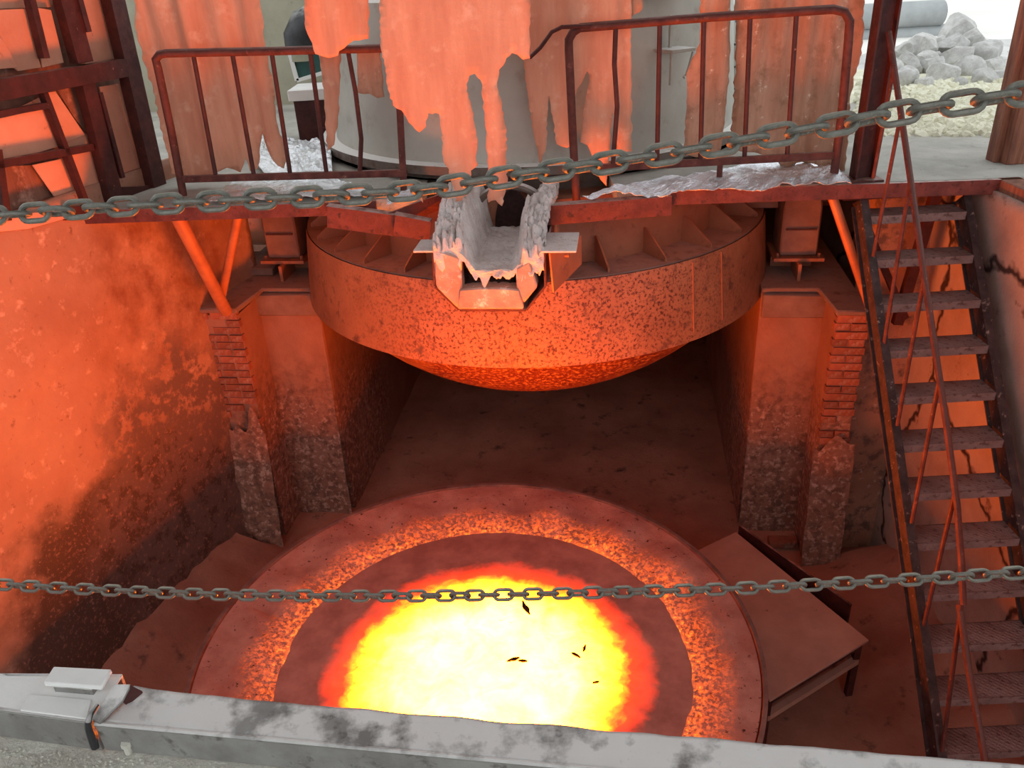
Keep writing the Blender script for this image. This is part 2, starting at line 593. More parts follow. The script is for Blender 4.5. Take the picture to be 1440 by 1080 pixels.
def pier(side, label):
    s = side
    root = thing('furnace_pier', label, 'pier', F(s * 2.2, -.4, ZP))
    ui, uo = (1.84, 2.40) if s < 0 else (1.93, 2.44)
    uw = 2.78 if s < 0 else 2.66

    def q(a):
        return F(s * a[0], a[1], a[2])
    # body, slightly battered front
    nx = 14

    def front(a, c):
        u = ui + (uo - ui) * a
        z = ZP - .05 + (ZT - ZP + .05) * c
        k = .02 * nz((u * 3 + s * 7, z * 2, 1), 2) + .008 * nz((u * 3, z * 2, s), 9)
        return F(s * u, -.8 - .05 * (1 - c) - k, z)
    b = MB().grid(front, 14, 40)
    b.hexa([q((ui, -.74, (ZP - .05))), q((uo, -.74, (ZP - .05))), q((uo, 2.9, (ZP - .05))), q((ui, 2.9, (ZP - .05)))],
           [q((ui, -.78, ZT)), q((uo, -.78, ZT)), q((uo, 2.9, ZT)), q((ui, 2.9, ZT))])
    b.build('body', m_pier, root)
    # buttress core (mortar) and ledge on top
    b = MB().hexa([q((uo - .01, -1.22, (ZP - .05))), q((uw, -1.22, (ZP - .05))), q((uw, .6, (ZP - .05))), q((uo - .01, .6, (ZP - .05)))],
                  [q((uo - .01, -1.22, (ZT - .03))), q((uw, -1.22, (ZT - .03))), q((uw, .6, (ZT - .03))), q((uo - .01, .6, (ZT - .03)))])
    b.build('buttress_core', m_pier, root)
    b = MB().prism([q((ui, -.80, ZT)), q((uo - .07, -.80, ZT)), q((uo - .03, -1.26, ZT)), q((uw, -1.26, ZT)), q((uw, .6, ZT)), q((ui, .6, ZT))], (0, 0, .05))
    b.build('cap', m_lightband, root, bevel=.012)
    # raised band near the top of the front face
    b = MB().hexa([q((ui + .01, -.84, (ZT - .2))), q((uo, -.84, (ZT - .2))), q((uo, -.7, (ZT - .2))), q((ui + .01, -.7, (ZT - .2)))],
                  [q((ui + .01, -.84, ZT)), q((uo, -.84, ZT)), q((uo, -.7, ZT)), q((ui + .01, -.7, ZT))])
    b.build('top_band', m_lightband, root, bevel=.01)
    # bricks, laid in courses on the buttress front and its inner side
    L, H, D = .235 * K, .058 * K, .06
    bme = MB().box((0, 0, 0), (L, D, H)).mesh('brick', m_brick)
    hme = MB().box((0, 0, 0), (.112 * K, D, H)).mesh('brick_end', m_brick)
    ncourse = 17
    rz = -BETA
    for c in range(ncourse):
        z = ZT - .035 - c * .068
        x = uo - .02
        k = 0
        first_half = c % 2
        while x < uw - .02:
            me_, ln = (hme, .112) if (first_half and k == 0) or x + .235 > uw + .03 else (bme, L)
            if x + ln > uw + .06:
                break
            if R.random() > .05 + max(0, c - 11) * .12:
                piece('brick', me_, root, F(s * (x + ln / 2), -1.208 + R.uniform(-.008, .008), z), (R.uniform(-.02, .02), R.uniform(-.01, .01), rz + R.uniform(-.03, .03)))
            x += ln + .012
            k += 1
    # rubble skirt low on the buttress

    def skirt(a, c):
        u = uo - .05 + (uw - uo + .1) * a
        z = ZP + (1.25 * (1 + .25 * nz((u * 4, s * 3, 0), 2))) * c
        return F(s * u, -1.27 - .13 * (1 - c) - .03 * nz((u, z, 4), 6), z)
    MB().grid(skirt, 20, 30).build('plaster_skirt', m_pier, root)
    return root


pier(-1, 'red brick and render furnace pier beside the left pit wall')
pier(1, 'red brick and render furnace pier beside the steel stairs')

# ------------------------------------------------------------------ furnace
furn = thing('arc_furnace', 'huge round rusty steel furnace body with white crusted spout, hung over the pit', 'furnace', FC + ZU * ZF)
ZFL = -.40
drum = MB().lathe(LK([(1.70, ZFL - .03), (2.0, ZFL - .03), (2.0, ZFL), (2.005, ZFL - .02), (2.066, -1.016), (1.95, -1.03)]), FC, 128)
drum.build('drum', m_drum, furn)
MB().lathe(LK([(1.66, ZFL), (1.99, ZFL), (1.99, ZFL + .012), (1.66, ZFL + .012)]), FC, 96).build('flange_shelf', m_lightband, furn)
# torispherical bottom
Rs, zr = 2.38, -1.03
prof = [(1.955, zr)]
for i in range(17):
    r = 1.9 * (1 - i / 16)
    prof.append((r, zr - .02 - (math.sqrt(Rs * Rs - r * r) - math.sqrt(Rs * Rs - 1.9 * 1.9))))
MB().lathe(LK(prof), FC, 96).build('dish_bottom', m_dish, furn)
MB().lathe(LK([(1.69, ZFL), (1.69, .08), (1.0, .10)]), FC, 96).build('upper_shell', m_steel, furn)
gm = MB().prism([(0, -.008, 0), (-.30, -.008, 0), (-.30, -.008, .035), (-.04, -.008, .21), (0, -.008, .21)], (0, .016, 0)).mesh('gusset', m_steel)
angs = [12.8 + 13.2 * i for i in range(13)] + [-30.7 - 11.8 * i for i in range(12)]
for a in angs:
    t = math.radians(a) - pi / 2
    piece('gusset', gm, furn, FC + Vector((1.69 * K * math.cos(t), 1.69 * K * math.sin(t), zk(ZFL + .012))), (0, 0, t + pi))
for a in (32, 41):
    t = math.radians(a) - pi / 2
    u = Vector((math.cos(t), math.sin(t), 0))
    MB().bar(FC + u * 2.006 * K + ZU * zk(ZFL - .02), FC + u * 2.06 * K + ZU * zk(-.95), .012, .012, up=u).build('weld_seam', m_steel, furn)
# trunnion brackets
for s in (-1, 1):
    for dv in (-.32, .32):
        b = MB().prism([F(s * 1.6, dv, -.38), F(s * 2.08, dv, -.38), F(s * 2.05, dv, -.16), F(s * 1.85, dv, 0), F(s * 1.6, dv, 0)], FV * .03)
        b.build('trunnion_bracket', m_steel, furn)
    MB().tube([F(s * 1.7, 0, -.32), F(s * 2.55, 0, -.32)], .15, 24).build('trunnion_shaft', m_steel, furn)
# spout: s runs outward along -FV, t across, front at v=-2.52
VS, VB = -2.52, -1.62


def SP(t, v, z):
    return F(t - .0, v, z)


prof = [(-.34, .0), (-.35, -.22), (-.21, -.375), (.21, -.375), (.33, -.22), (.33, .0)]
spout = MB()
spout_o = None
b = MB()
for (a, c) in zip(prof[:-1], prof[1:]):
    p, q = SP(a[0], VS, a[1]), SP(c[0], VS, c[1])
    p2, q2 = SP(a[0], VB, a[1] + .0), SP(c[0], VB, c[1] + .0)
    mid = SP(0, VS, -.1)
    n = ((p + q) / 2 - mid).normalized() * .014
    b.hexa([p, q, q2, p2], [p + n, q + n, q2 + n, p2 + n])
sp = b.build('spout', m_chan, furn, label='pale crusted pouring spout of octagonal steel plate')
for s, t0, t1, v0, v1 in ((-1, .33, .47, VS, VS + .22), (1, .32, .53, VS - .02, VS + .34)):
    MB().hexa([SP(s * t0, v0, 0), SP(s * t1, v0, 0), SP(s * t1, v1, 0), SP(s * t0, v1, 0)],
              [SP(s * t0, v0, .014), SP(s * t1, v0, .014), SP(s * t1, v1, .014), SP(s * t0, v1, .014)]).build('side_flange', m_ash, sp, bevel=.003)
# orange side plate with bolt
MB().prism([SP(.36, VS + .03, -.02), SP(.53, VS + .38, -.02), SP(.53, VS + .40, -.22), SP(.37, VS + .10, -.30)], FU * .012).build('side_plate', m_steel, sp)
MB().tube([SP(.44, VS + .20, -.09), SP(.475, VS + .19, -.09)], .014, 6).build('bolt', m_steel, sp)


# lining banks + channel, with a ragged skin breaking off over the mouth
def lining(a, c):
    t = -.34 + .67 * a
    k = max(0, (c - .1) / .9)
    v = VS + (VB - VS + .02) * k
    g = abs(t + .02 * math.sin(k * 4)) / .335
    bank = max(0, min(1, (g - (.26 if t < 0 else .40) - .10 * nz((v, t * 2, 3), 7)) / .26))
    bank = bank * bank * (3 - 2 * bank)
    up_ = min(1, .25 + k * 2.2) * (1 - .45 * max(0, k - .65))
    h = -.115 + .03 * k + .012 * nz((t, v, 0), 26) + bank * (.10 + .19 * up_ + (.04 if t < 0 else 0))
    lump = abs(nz((t, v, 1), 9)) * .09 + abs(nz((t, v, 4), 24)) * .085 + abs(nz((t, v, 7), 50)) * .05
    h += (lump - .07) * (.10 + bank)
    if c < .1:
        q = (1 - c / .1)
        inner = abs(t + .005) < .17
        dr = (.035 + .10 * abs(nz((t, 1, 1), 13)) + .03 * nz((t, 0, 2), 40)) if inner else .12
        h -= dr * q
        v -= .004 * q
        v += .02 * nz((t, h, 5), 16)
    return SP(t * (1 + .10 * bank * k) + .012 * bank * nz((t, v, 8), 20), v + .02 * bank * nz((t, v, 9), 18), h)


MB().grid(lining, 100, 90).build('lining_crust', m_ash, sp, solid=.012)
# front lining pieces round the dark mouth
b = MB()
b.prism([SP(-.345, VS - .012, .03), SP(-.18, VS - .012, -.03), SP(-.18, VS - .012, -.225), SP(-.22, VS - .012, -.365), SP(-.345, VS - .012, -.22)], FV * .12)
b.build('lining_cheek', m_lip, sp, bevel=.012)
b = MB()
b.prism([SP(.16, VS - .012, -.10), SP(.25, VS - .012, -.05), SP(.29, VS - .012, -.22), SP(.20, VS - .012, -.33), SP(.16, VS - .012, -.225)], FV * .12)
b.build('lining_cheek', m_lip, sp, bevel=.012)
b = MB()
nlip = 12
lip = [SP(-.2 + .38 * i / nlip, VS - .02, -.235 + .012 * math.sin(pi * i / nlip)) for i in range(nlip + 1)]
b.prism(lip + [SP(.20, VS - .02, -.365), SP(-.22, VS - .02, -.365)], FV * .14)
b.build('lining_lip', m_lip, sp, bevel=.01)


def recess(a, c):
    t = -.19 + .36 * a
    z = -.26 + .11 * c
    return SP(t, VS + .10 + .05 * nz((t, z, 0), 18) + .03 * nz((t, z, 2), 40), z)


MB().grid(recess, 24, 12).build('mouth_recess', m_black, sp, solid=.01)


# arched tap-hole surround on the shell above the spout
b = MB()
arcp = [F(-.30 + .30 - .30 * math.cos(a) + .05, -1.80, -.10 + .32 * math.sin(a)) for a in [pi * i / 20 for i in range(21)]]
b.tube(arcp, .03, 8)
b.build('tap_hole_ring', m_hooddk, furn)
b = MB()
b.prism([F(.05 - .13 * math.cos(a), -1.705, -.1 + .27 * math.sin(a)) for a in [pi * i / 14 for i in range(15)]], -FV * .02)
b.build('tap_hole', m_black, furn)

# ------------------------------------------------------------------ grey hood over the furnace
HC = Vector((.355, 8.41, 0))
hood = thing('furnace_hood', 'big round grey steel hood with dusty ring flange above the furnace', 'hood', HC - ZU * .2)
MB().lathe([(1.86, -.22), (1.92, -.10), (1.96, .06), (1.97, .08)], HC, 96).build('lower_skirt', m_hooddk, hood)
MB().lathe([(1.93, .06), (2.06, .06), (2.06, .13), (1.93, .13)], HC, 96).build('ring_flange', m_hooddk, hood)
MB().lathe([(1.93, .13), (1.84, 1.3), (1.7, 1.42), (0, 1.5)], HC, 96).build('dome', m_hood, hood)
# small bracket with a hanging hook
b = MB()
c0 = ony(952, 70, 6.72)
hd = (Vector((c0.x, c0.y, 0)) - HC).normalized()
sd = Vector((-hd.y, hd.x, 0))
base = HC + hd * 1.89 + ZU * c0.z
b.box(base + hd * .08, (.24, .2, .025), (sd, hd, ZU))
br = b.build('bracket', m_hood, hood, bevel=.004)
MB().box(base + hd * .16 - sd * .11 - ZU * .12, (.02, .02, .24), (sd, hd, ZU)).build('bracket_leg', m_hood, br)
MB().box(base + hd * .02 + ZU * .12, (.02, .02, .24), (sd, hd, ZU)).build('bracket_post', m_hood, br)
hk = [base + hd * .17 + sd * .10 - ZU * .02, base + hd * .17 + sd * .05 - ZU * .16, base + hd * .17 + sd * .035 - ZU * .19, base + hd * .18 + sd * .015 - ZU * .2, base + hd * .18 + sd * .005 - ZU * .185]
MB().tube(hk, .008, 6).build('hook', m_hood, br)
dp = [ony(890, 2, 6.6) + ZU * .1, ony(1000, -2, 6.6) + ZU * .1]
MB().tube([dp[0] - FU * .5, dp[1] + FU * .1], .09, 20).build('duct', m_darkp, hood)

# ------------------------------------------------------------------ bearings
for s, lab in ((-1, 'dusty red bearing block on the pier left of the furnace'), (1, 'dusty red bearing block on the pier next to the stairs')):
    u0 = s * 2.2 if s < 0 else 2.24
    root = thing('bearing_block', lab, 'bearing', F(u0, -.35, ZT + .05))
    hw = .15
    b = MB().prism([F(u0 + hw * 1.0 * k, -.52, z) for k, z in ((-1, -.73), (1, -.73), (1, -.32), (.9, -.25), (.7, -.21), (-.7, -.21), (-.9, -.25), (-1, -.32))], FV * .42)
    b.build('housing', m_lightband, root, bevel=.015)
    MB().box(F(u0, -.36, -.745), (.4 * K, .44 * K, .03), (FU, FV, ZU)).build('base_plate', m_steel, root)
    for k in (-1, 1):
        MB().tube([F(u0 + k * .165, -.53, -.74), F(u0 + k * .165, -.53, -.70)], .016, 6).build('bolt', m_steel, root)
    MB().box(F(u0, -.5, -.83), (.03, .3 * K, .16), (FU, FV, ZU)).build('web', m_steel, root)
    MB().box(F(u0, -.2, -.83), (.34 * K, .16, .17), (FU, FV, ZU)).build('pedestal', m_steel, root)
    MB().box(F(u0, -.533, -.5), (.27, .02, .012), (FU, FV, ZU)).build('split_line', m_rustdk, root)
# big drum gear on the left pier
gl = thing('drive_drum', 'wide rust orange drive drum standing on the left pier', 'drum', F(-2.62, -.05, ZT + .05))
MB().tube([F(-2.95, .1, -.38), F(-2.45, .1, -.38)], .45, 40).build('barrel', m_steel, gl)
for uu in (-2.42, -2.98):
    MB().tube([F(uu - .025, .1, -.38), F(uu + .025, .1, -.38)], .49, 40).build('end_disc', m_steel, gl)
MB().box(F(-2.66, -.25, ZT + .085), (.7, .55, .08), (FU, FV, ZU)).build('base_plate', m_lightband, gl, bevel=.01)

# ------------------------------------------------------------------ bowl of melt
BC = Vector((-.38, 4.496, -2.95))
RB = 2.096
POOL = Vector((-.322, 4.40, -3.03))
RP = 1.50
MELT = 82.0
bowl = thing('melt_bowl', 'great round receiving bowl of glowing yellow melt on the pit floor', 'bowl', (BC.x, BC.y, ZF))
zb = ZF - BC.z
MB().lathe([(RB - .035, -.03), (RB - .03, .0), (RB + .0, .0), (RB + .0, -.05), (RB - .42, -.2), (RB - .6, zb + .02), (0, zb + .02)], BC, 128).build('shell', m_rim, bowl)
m_crust = crust_material()


def crust(a, c):
    t = 2 * pi * a
    # outer circle about BC, inner about POOL
    po = BC + Vector((math.cos(t), math.sin(t), 0)) * (RB - .045)
    pi_ = POOL + Vector((math.cos(t), math.sin(t), 0)) * (RP - .02)
    k = c
    p = po.lerp(pi_, k)
    z = BC.z - .012 - .005 * k - (k ** 2.2) * .075
    z += (.018 * nz(p * 3.1) + .008 * nz(p * 13)) * min(1, k * 5) * (1 - .3 * k)
    z += .035 * math.sin(t * 17 + 1.5 * nz((math.cos(t), math.sin(t), 0), 3)) * math.sin(pi * min(1, k * 1.2)) * (1 if math.sin(t) > .3 else 0)
    return Vector((p.x, p.y, z))


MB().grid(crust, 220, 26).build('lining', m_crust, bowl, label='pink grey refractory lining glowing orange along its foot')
m_melt = melt_material()


def melt(a, c):
    t = 2 * pi * a
    r = (RP + .02) * c
    p = POOL + Vector((math.cos(t) * r, math.sin(t) * r, 0))
    return p + ZU * (.004 * nz(p * 6))


MB().grid(melt, 96, 20).build('melt', m_melt, bowl, label='molten pool, white yellow centre with red edge')
# dark flakes floating on the melt
for (x, y, l, ang_) in ((740, 855, 34, 1.9), (722, 928, 20, .3), (735, 930, 14, -.2), (810, 922, 16, -.7), (822, 912, 14, 1.2), (838, 960, 10, .2)):
    p = onz(x, y, POOL.z + .012)
    l2 = l / 1150 * 5.8
    dd = Vector((math.cos(ang_), math.sin(ang_) * 1.0, 0))
    nn = Vector((-dd.y, dd.x, 0))
    pts = []
    for i in range(7):
        k = i / 6
        pts.append(p + dd * l2 * (k - .5) + nn * (l2 * .10 * math.sin(pi * k) * (1 + R.uniform(-.5, .5)) + .004))
    for i in range(6, -1, -1):
        k = i / 6
        pts.append(p + dd * l2 * (k - .5) - nn * (l2 * .08 * math.sin(pi * k) * (1 + R.uniform(-.7, .7)) + .004))
    MB().prism(pts, (0, 0, .01)).build('flake', m_black, bowl)

# ------------------------------------------------------------------ steel table beside the bowl
ztab = -3.24
c2, c3, c4 = onz(1035, 748, ztab), onz(1222, 900, ztab), onz(1083, 985, ztab)
c1 = c2 + c4 - c3
tab = thing('plate_table', 'low rusty steel plate table right of the melt bowl', 'table', (c3 + c1) / 2 * 1.0 + ZU * (ZF - ztab) - ZU * 0)
MB().prism([c1, c2, c3, c4], (0, 0, -.02)).build('top_plate', m_table, tab, bevel=.003)
cen = (c1 + c3) / 2
for c in (c1, c2, c3, c4):
    p = c + (cen - c).normalized() * .07
    MB().box((p.x, p.y, (ztab - .02 + ZF) / 2), (.05, .05, ztab - .02 - ZF)).build('leg', m_rustdk, tab)
for a_, b_ in ((c3, c4), (c2, c3), (c1, c2), (c4, c1)):
    pa, pb = a_ + (cen - a_).normalized() * .06, b_ + (cen - b_).normalized() * .06
    MB().bar(pa - ZU * .24, pb - ZU * .24, .05, .05).build('rail', m_table, tab)
    MB().bar(pa - ZU * .06, pb - ZU * .06, .03, .09).build('apron', m_rustdk, tab)
# long dark upright strip along the table's far edge
e1, e2 = onz(1036, 744, ztab + .0), onz(1192, 856, ztab + .0)
nd = (e2 - e1).normalized()
nn = Vector((-nd.y, nd.x, 0))
MB().bar(e1 + nn * .035 + ZU * .0 - ZU * .2, e2 + nn * .035 - ZU * .2, .02, .46).build('back_strip', m_rustdk, tab)
# loose brick
bp = onz(1100, 762, ZF + .06)
b = MB().box(bp, (.27, .13, .07), (Vector((.98, -.1, 0)).normalized(), Vector((.1, .98, 0)).normalized(), ZU))
b.build('loose_brick', m_brick, bevel=.006, org=bp - ZU * .03, label='loose red brick lying on the pit floor behind the plate table', cat='brick')

# ------------------------------------------------------------------ deck edge steel
ed = thing('deck_edge_beam', 'thin rusty angle steel along the deck edge right of the spout', 'beam', (1.9, edge(1.9), -.1))
MB().bar((1.15, edge(1.15) - .03, -.05), (4.3, edge(4.3) - .03, -.05), .03, .1).build('web', m_chan, ed)
MB().bar((1.15, edge(1.15) + .01, -.1), (4.3, edge(4.3) + .01, -.1), .1, .012).build('foot', m_chan, ed)
ed = thing('deck_edge_beam', 'thin rusty angle steel along the deck edge left of the spout', 'beam', (-2, edge(-2), -.1))
MB().bar((-3.25, edge(-3.25) - .03, -.05), (-.95, edge(-.95) - .03, -.05), .03, .1).build('web', m_chan, ed)
MB().bar((-2.6, edge(-2.6) + .01, -.08), (-.95, edge(-.95) + .01, -.08), .1, .012).build('foot', m_chan, ed)


def channel(p, q, h, lab, dp=.09):
    p, q = Vector(p), Vector(q)
    root = thing('steel_channel', lab, 'channel', (p + q) / 2 - ZU * h)
    dd = (q - p).normalized()
    nn = Vector((-dd.y, dd.x, 0)).normalized()
    if nn.y < 0:
        nn = -nn
    MB().bar(p - ZU * h / 2, q - ZU * h / 2, .012, h).build('web', m_chan, root)
    for k in (-.006, -h + .006):
        MB().bar(p + nn * dp / 2 + ZU * k, q + nn * dp / 2 + ZU * k, dp, .012).build('flange', m_chan, root)


channel(ony(458, 290, 5.98), ony(557, 303, 5.92), .16, 'rusty red channel under the deck, left of the spout, further from it')
channel(ony(553, 302, 5.88), ony(604, 312, 5.84), .15, 'short rusty red channel ending at the crusted spout, left side')
channel(ony(757, 291, 5.82), ony(945, 276, 5.86), .14, 'rusty red channel under the deck right of the spout')
# diagonal plate between left channel and shell
MB().prism([ony(545, 300, 5.95), ony(650, 262, 6.3), ony(650, 283, 6.3), ony(560, 318, 5.95)], (0, .02, 0)).build(
    'edge_plate', m_chan, label='slanting red edge plate left above the spout', cat='plate', org=ony(600, 292, 6.1))

# brace pipes
for lab, pts in (('thick orange brace pipe from the left deck corner down to the brick buttress', (ony(247, 300, 6.25), ony(318, 438, 7.0))),
                 ('thinner orange brace pipe leaning beside the drive drum', (ony(336, 295, 6.6), ony(309, 432, 7.1))),
                 ('orange brace pipe right, running under the deck to the stair stringer', (ony(1170, 275, 5.95), ony(1236, 470, 6.15)))):
    r = .055 if 'thick ' in lab else .036
    o = MB().tube(pts, r, 16).build('brace_pipe', m_brace, org=pts[1], label=lab, cat='pipe')

# ------------------------------------------------------------------ railings


def rail(name, lab, top, bottom, posts, balus, Y0, r_top=.03):
    root = thing('guard_railing', lab, 'railing', Vector(bottom[0]))
    MB().tube(top, r_top, 12).build('top_rail', m_rust, root)
    MB().bar(bottom[0], bottom[1], .035, .052).build('bottom_rail', m_rust, root)
    for p in posts:
        MB().tube(p, .024, 10).build('post', m_rust, root)
    for p in balus:
        MB().tube(p, .0175, 8).build('baluster', m_rustdk, root)
    return root


pL0, nL = Vector((-2.5, 6.5, 0)), Vector((.1, 1, 0)).normalized()
L = lambda x, y: onp(x, y, pL0, nL)
top = [L(258, 275), L(240, 180), L(222, 95), L(219, 84), L(224, 77), L(234, 75), L(380, 72), L(535, 68), L(560, 67)]
root = rail('l', 'left rusty guard railing on the deck before the grey hood', top, (L(250, 252), L(572, 243)), [],
            [[L(272, 78), L(303, 245)], [L(327, 77), L(357, 246)], [L(382, 74), L(408, 244)], [L(436, 72), L(459, 243)],
             [L(489, 70), L(500, 130), L(508, 195), L(506, 243)]], 0)
MB().bar(L(562, 150), L(568, 268), .05, .012, up=FV).build('end_post', m_rust, root)
MB().bar(L(562, 68), L(562, 152), .05, .012, up=FV).build('end_post', m_rust, root)
pR0, nR = Vector((.55, 6.1, 0)), Vector((.08, 1, 0)).normalized()
Q = lambda x, y: onp(x, y, pR0, nR)
top = [Q(811, 288), Q(806, 200), Q(800, 70), Q(800, 56), Q(806, 45), Q(816, 39), Q(1000, 24), Q(1172, 13), Q(1188, 17), Q(1195, 30), Q(1193, 60), Q(1184, 160), Q(1172, 252)]
root = rail('r', 'right rusty guard railing on the foil covered deck edge', top, (Q(806, 238), Q(1176, 218)), [],
            [[Q(866, 38), Q(864, 90), Q(868, 150), Q(862, 230)], [Q(928, 34), Q(924, 228)], [Q(990, 28), Q(985, 225)],
             [Q(1055, 24), Q(1047, 221)], [Q(1120, 20), Q(1107, 218)]], 0)
MB().bar(Q(1013, 226), Q(1011, 256), .04, .012, up=FV).build('foot', m_rust, root)
hb = [Q(745, 80) - nR * .06, Q(760, 66) - nR * .06, Q(776, 44) - nR * .06, Q(790, 37) - nR * .06, Q(830, 36) - nR * .03]
MB().tube(hb, .014, 8).build('bent_end_bar', m_rustdk, root)

# ------------------------------------------------------------------ cloth
def jitter_outline(pts, seg, amp, ytop=-50):
    out = []
    n = len(pts)
    for i in range(n):
        a, c = Vector(pts[i]), Vector(pts[(i + 1) % n])
        m = max(1, int((c - a).length / seg))
        for k in range(m):
            p = a.lerp(c, k / m)
            if p.y > ytop and k > 0:
                p += Vector((R.uniform(-amp, amp), R.uniform(-amp, amp)))
            out.append(p)
    return out


def cloth(name, lab, px, p0, n, m, amp=.03, wl_=.16, seg=7, jit=1.3, thick=.006, group=None, seed=0, lean=0.0, step=.035):
    n = Vector(n).normalized()
    X = Vector((n.y, -n.x, 0)) * (1 if n.y > 0 else -1)
    p0 = Vector(p0)
    w3 = [onp(q[0], q[1], p0, n) for q in jitter_outline(px, seg, jit)]
    bm = bmesh.new()
    loc = [((p - p0).dot(X), p.z) for p in w3]
    xs = [a for a, _ in loc]
    zs = [c for _, c in loc]
    nb = len(loc)
    grid = [(min(xs) + step * (i + .5) + R.uniform(-.004, .004), min(zs) + .06 * (j + .5)) for i in range(int((max(xs) - min(xs)) / step)) for j in range(int((max(zs) - min(zs)) / .06))]
    V2, _, F2, _, _, _ = delaunay_2d_cdt([Vector(q) for q in loc + grid], [(i, (i + 1) % nb) for i in range(nb)], [], 1, 1e-5)
    bv = [bm.verts.new((q.x, 0, q.y)) for q in V2]
    for f in F2:
        bm.faces.new([bv[i] for i in f])
    for v in [v for v in bm.verts if not v.link_faces]:
        bm.verts.remove(v)
    org = p0 + X * ((min(xs) + max(xs)) / 2) + ZU * (min(zs) - p0.z)
    for v in bm.verts:
        a, c = v.co.x, v.co.z
        ph = 2 * pi * a / wl_ + 1.5 * nz((a * 2, c * .6, seed), 1)
        dis = amp * (math.sin(ph) + .5 * math.sin(ph * .43 + seed)) + amp * .9 * nz((a * 3, c * 1.2, seed + 5), 1)
        dis -= lean * max(0, 1.2 - c)
        p = p0 + X * a + ZU * (c - p0.z) + n * dis
        v.co = p - org
    bmesh.ops.recalc_face_normals(bm, faces=bm.faces)
    me = bpy.data.meshes.new(name)
    bm.to_mesh(me)
    bm.free()
    me.materials.append(m)
    me.polygons.foreach_set('use_smooth', [True] * len(me.polygons))
    o = bpy.data.objects.new(name, me)
    COL.objects.link(o)
    o.location = org
    md = o.modifiers.new('s', 'SOLIDIFY')
    md.thickness = thick
    o['label'], o['category'] = lab, 'curtain'
    return o


TY = -330
cloth('heat_curtain', 'widest torn woven heat curtain hanging over the spout, two strips reaching it',
      [(523, TY), (748, TY), (745, 82), (735, 84), (727, 77), (720, 75), (712, 82), (708, 92), (702, 98), (701, 108), (699, 122), (706, 150), (712, 180), (713, 262), (706, 290), (697, 281), (687, 284), (686, 240), (683, 180), (678, 125), (676, 112), (668, 103), (660, 106), (656, 118), (659, 138), (666, 160), (668, 178), (672, 196), (670, 215), (672, 232), (662, 240), (660, 265), (650, 282), (641, 284), (637, 262), (631, 238), (623, 226), (620, 180), (617, 160), (602, 159), (599, 178), (590, 186), (575, 172), (565, 155), (553, 148), (545, 120), (535, 60)],
      (0, 5.62, 0), (.04, 1, 0), m_cloth, amp=.012, wl_=.5, seg=5, jit=1.6, step=.05)
cloth('heat_curtain', 'left heat curtain in long soft folds beside the dark steel post',
      [(150, TY), (367, TY), (365, 0), (373, 60), (384, 120), (392, 180), (403, 222), (400, 236), (388, 224), (377, 205), (368, 186), (364, 205), (361, 238), (352, 240), (346, 222), (337, 243), (318, 236), (300, 246), (256, 250), (240, 245), (215, 130), (190, 40)],
      (-2, 6.78, 0), (.1, 1, 0), m_cloth, amp=.035, wl_=.24, seed=2)
cloth('heat_curtain', 'short flap of heat curtain folded over the left railing',
      [(416, TY), (524, TY), (519, 54), (497, 57), (490, 62), (477, 72), (476, 78), (462, 82), (443, 76), (430, 40)],
      (-1, 6.26, 0), (.1, 1, 0), m_cloth, amp=.012, wl_=.3, seed=3)
cloth('heat_curtain', 'narrow twisted strip of heat cloth hanging under the left railing',
      [(447, 70), (478, 70), (478, 130), (474, 180), (470, 203), (461, 211), (457, 160), (452, 110)], (-1, 6.6, 0), (.1, 1, 0), m_cloth, amp=.02, wl_=.09, seed=4)
cloth('heat_curtain', 'small brown scrap of heat cloth under the left railing near the end post',
      [(502, 66), (534, 66), (541, 136), (531, 138), (520, 132), (503, 130)], (-.8, 6.55, 0), (.1, 1, 0), m_cloth2, amp=.01, wl_=.1, seed=5)
cloth('heat_curtain', 'torn heat curtain with frayed strips beside the widest one, behind the right railing end',
      [(740, TY), (886, TY), (887, 100), (889, 213), (866, 214), (862, 150), (859, 200), (853, 262), (838, 240), (826, 205), (817, 200), (822, 150), (829, 114), (826, 100), (808, 137), (806, 200), (798, 208), (783, 203), (775, 150), (772, 108), (771, 150), (768, 205), (759, 232), (750, 190), (742, 130), (735, 82)],
      (.6, 6.25, 0), (.08, 1, 0), m_cloth, amp=.014, wl_=.2, seed=6, seg=6, jit=1.6)
cloth('heat_curtain', 'small pale scrap of heat cloth at the top, beside the dark duct',
      [(887, TY), (907, TY), (904, 12), (886, 25)], (1, 6.27, 0), (.08, 1, 0), m_cloth2, amp=.006, wl_=.2, seed=7)
cloth('heat_curtain', 'narrow brown heat curtain strip in front of the hood bracket',
      [(988, TY), (1030, TY), (1026, 100), (1017, 180), (1012, 214), (985, 222), (961, 216), (966, 150), (965, 104), (984, 60)],
      (1.2, 6.27, 0), (.08, 1, 0), m_cloth2, amp=.012, wl_=.15, seed=8)
cloth('heat_curtain', 'wide brown heat curtain behind the right railing, next to the red column',
      [(1033, TY), (1222, TY), (1212, 60), (1196, 130), (1192, 200), (1186, 246), (1160, 252), (1150, 232), (1118, 228), (1108, 244), (1095, 228), (1060, 214), (1027, 212), (1031, 150), (1035, 95)],
      (1.7, 6.32, 0), (.08, 1, 0), m_cloth2, amp=.022, wl_=.2, seed=9, jit=1.8)
MB().bar((-3.4, 6.75, 2.62), (3.2, 6.1, 2.62), .12, .2).build('roof_beam', m_rustdk, label='dark steel beam carrying the heat curtains above the view', cat='beam', org=(0, 6.4, 2.5))

# ------------------------------------------------------------------ foil on the deck


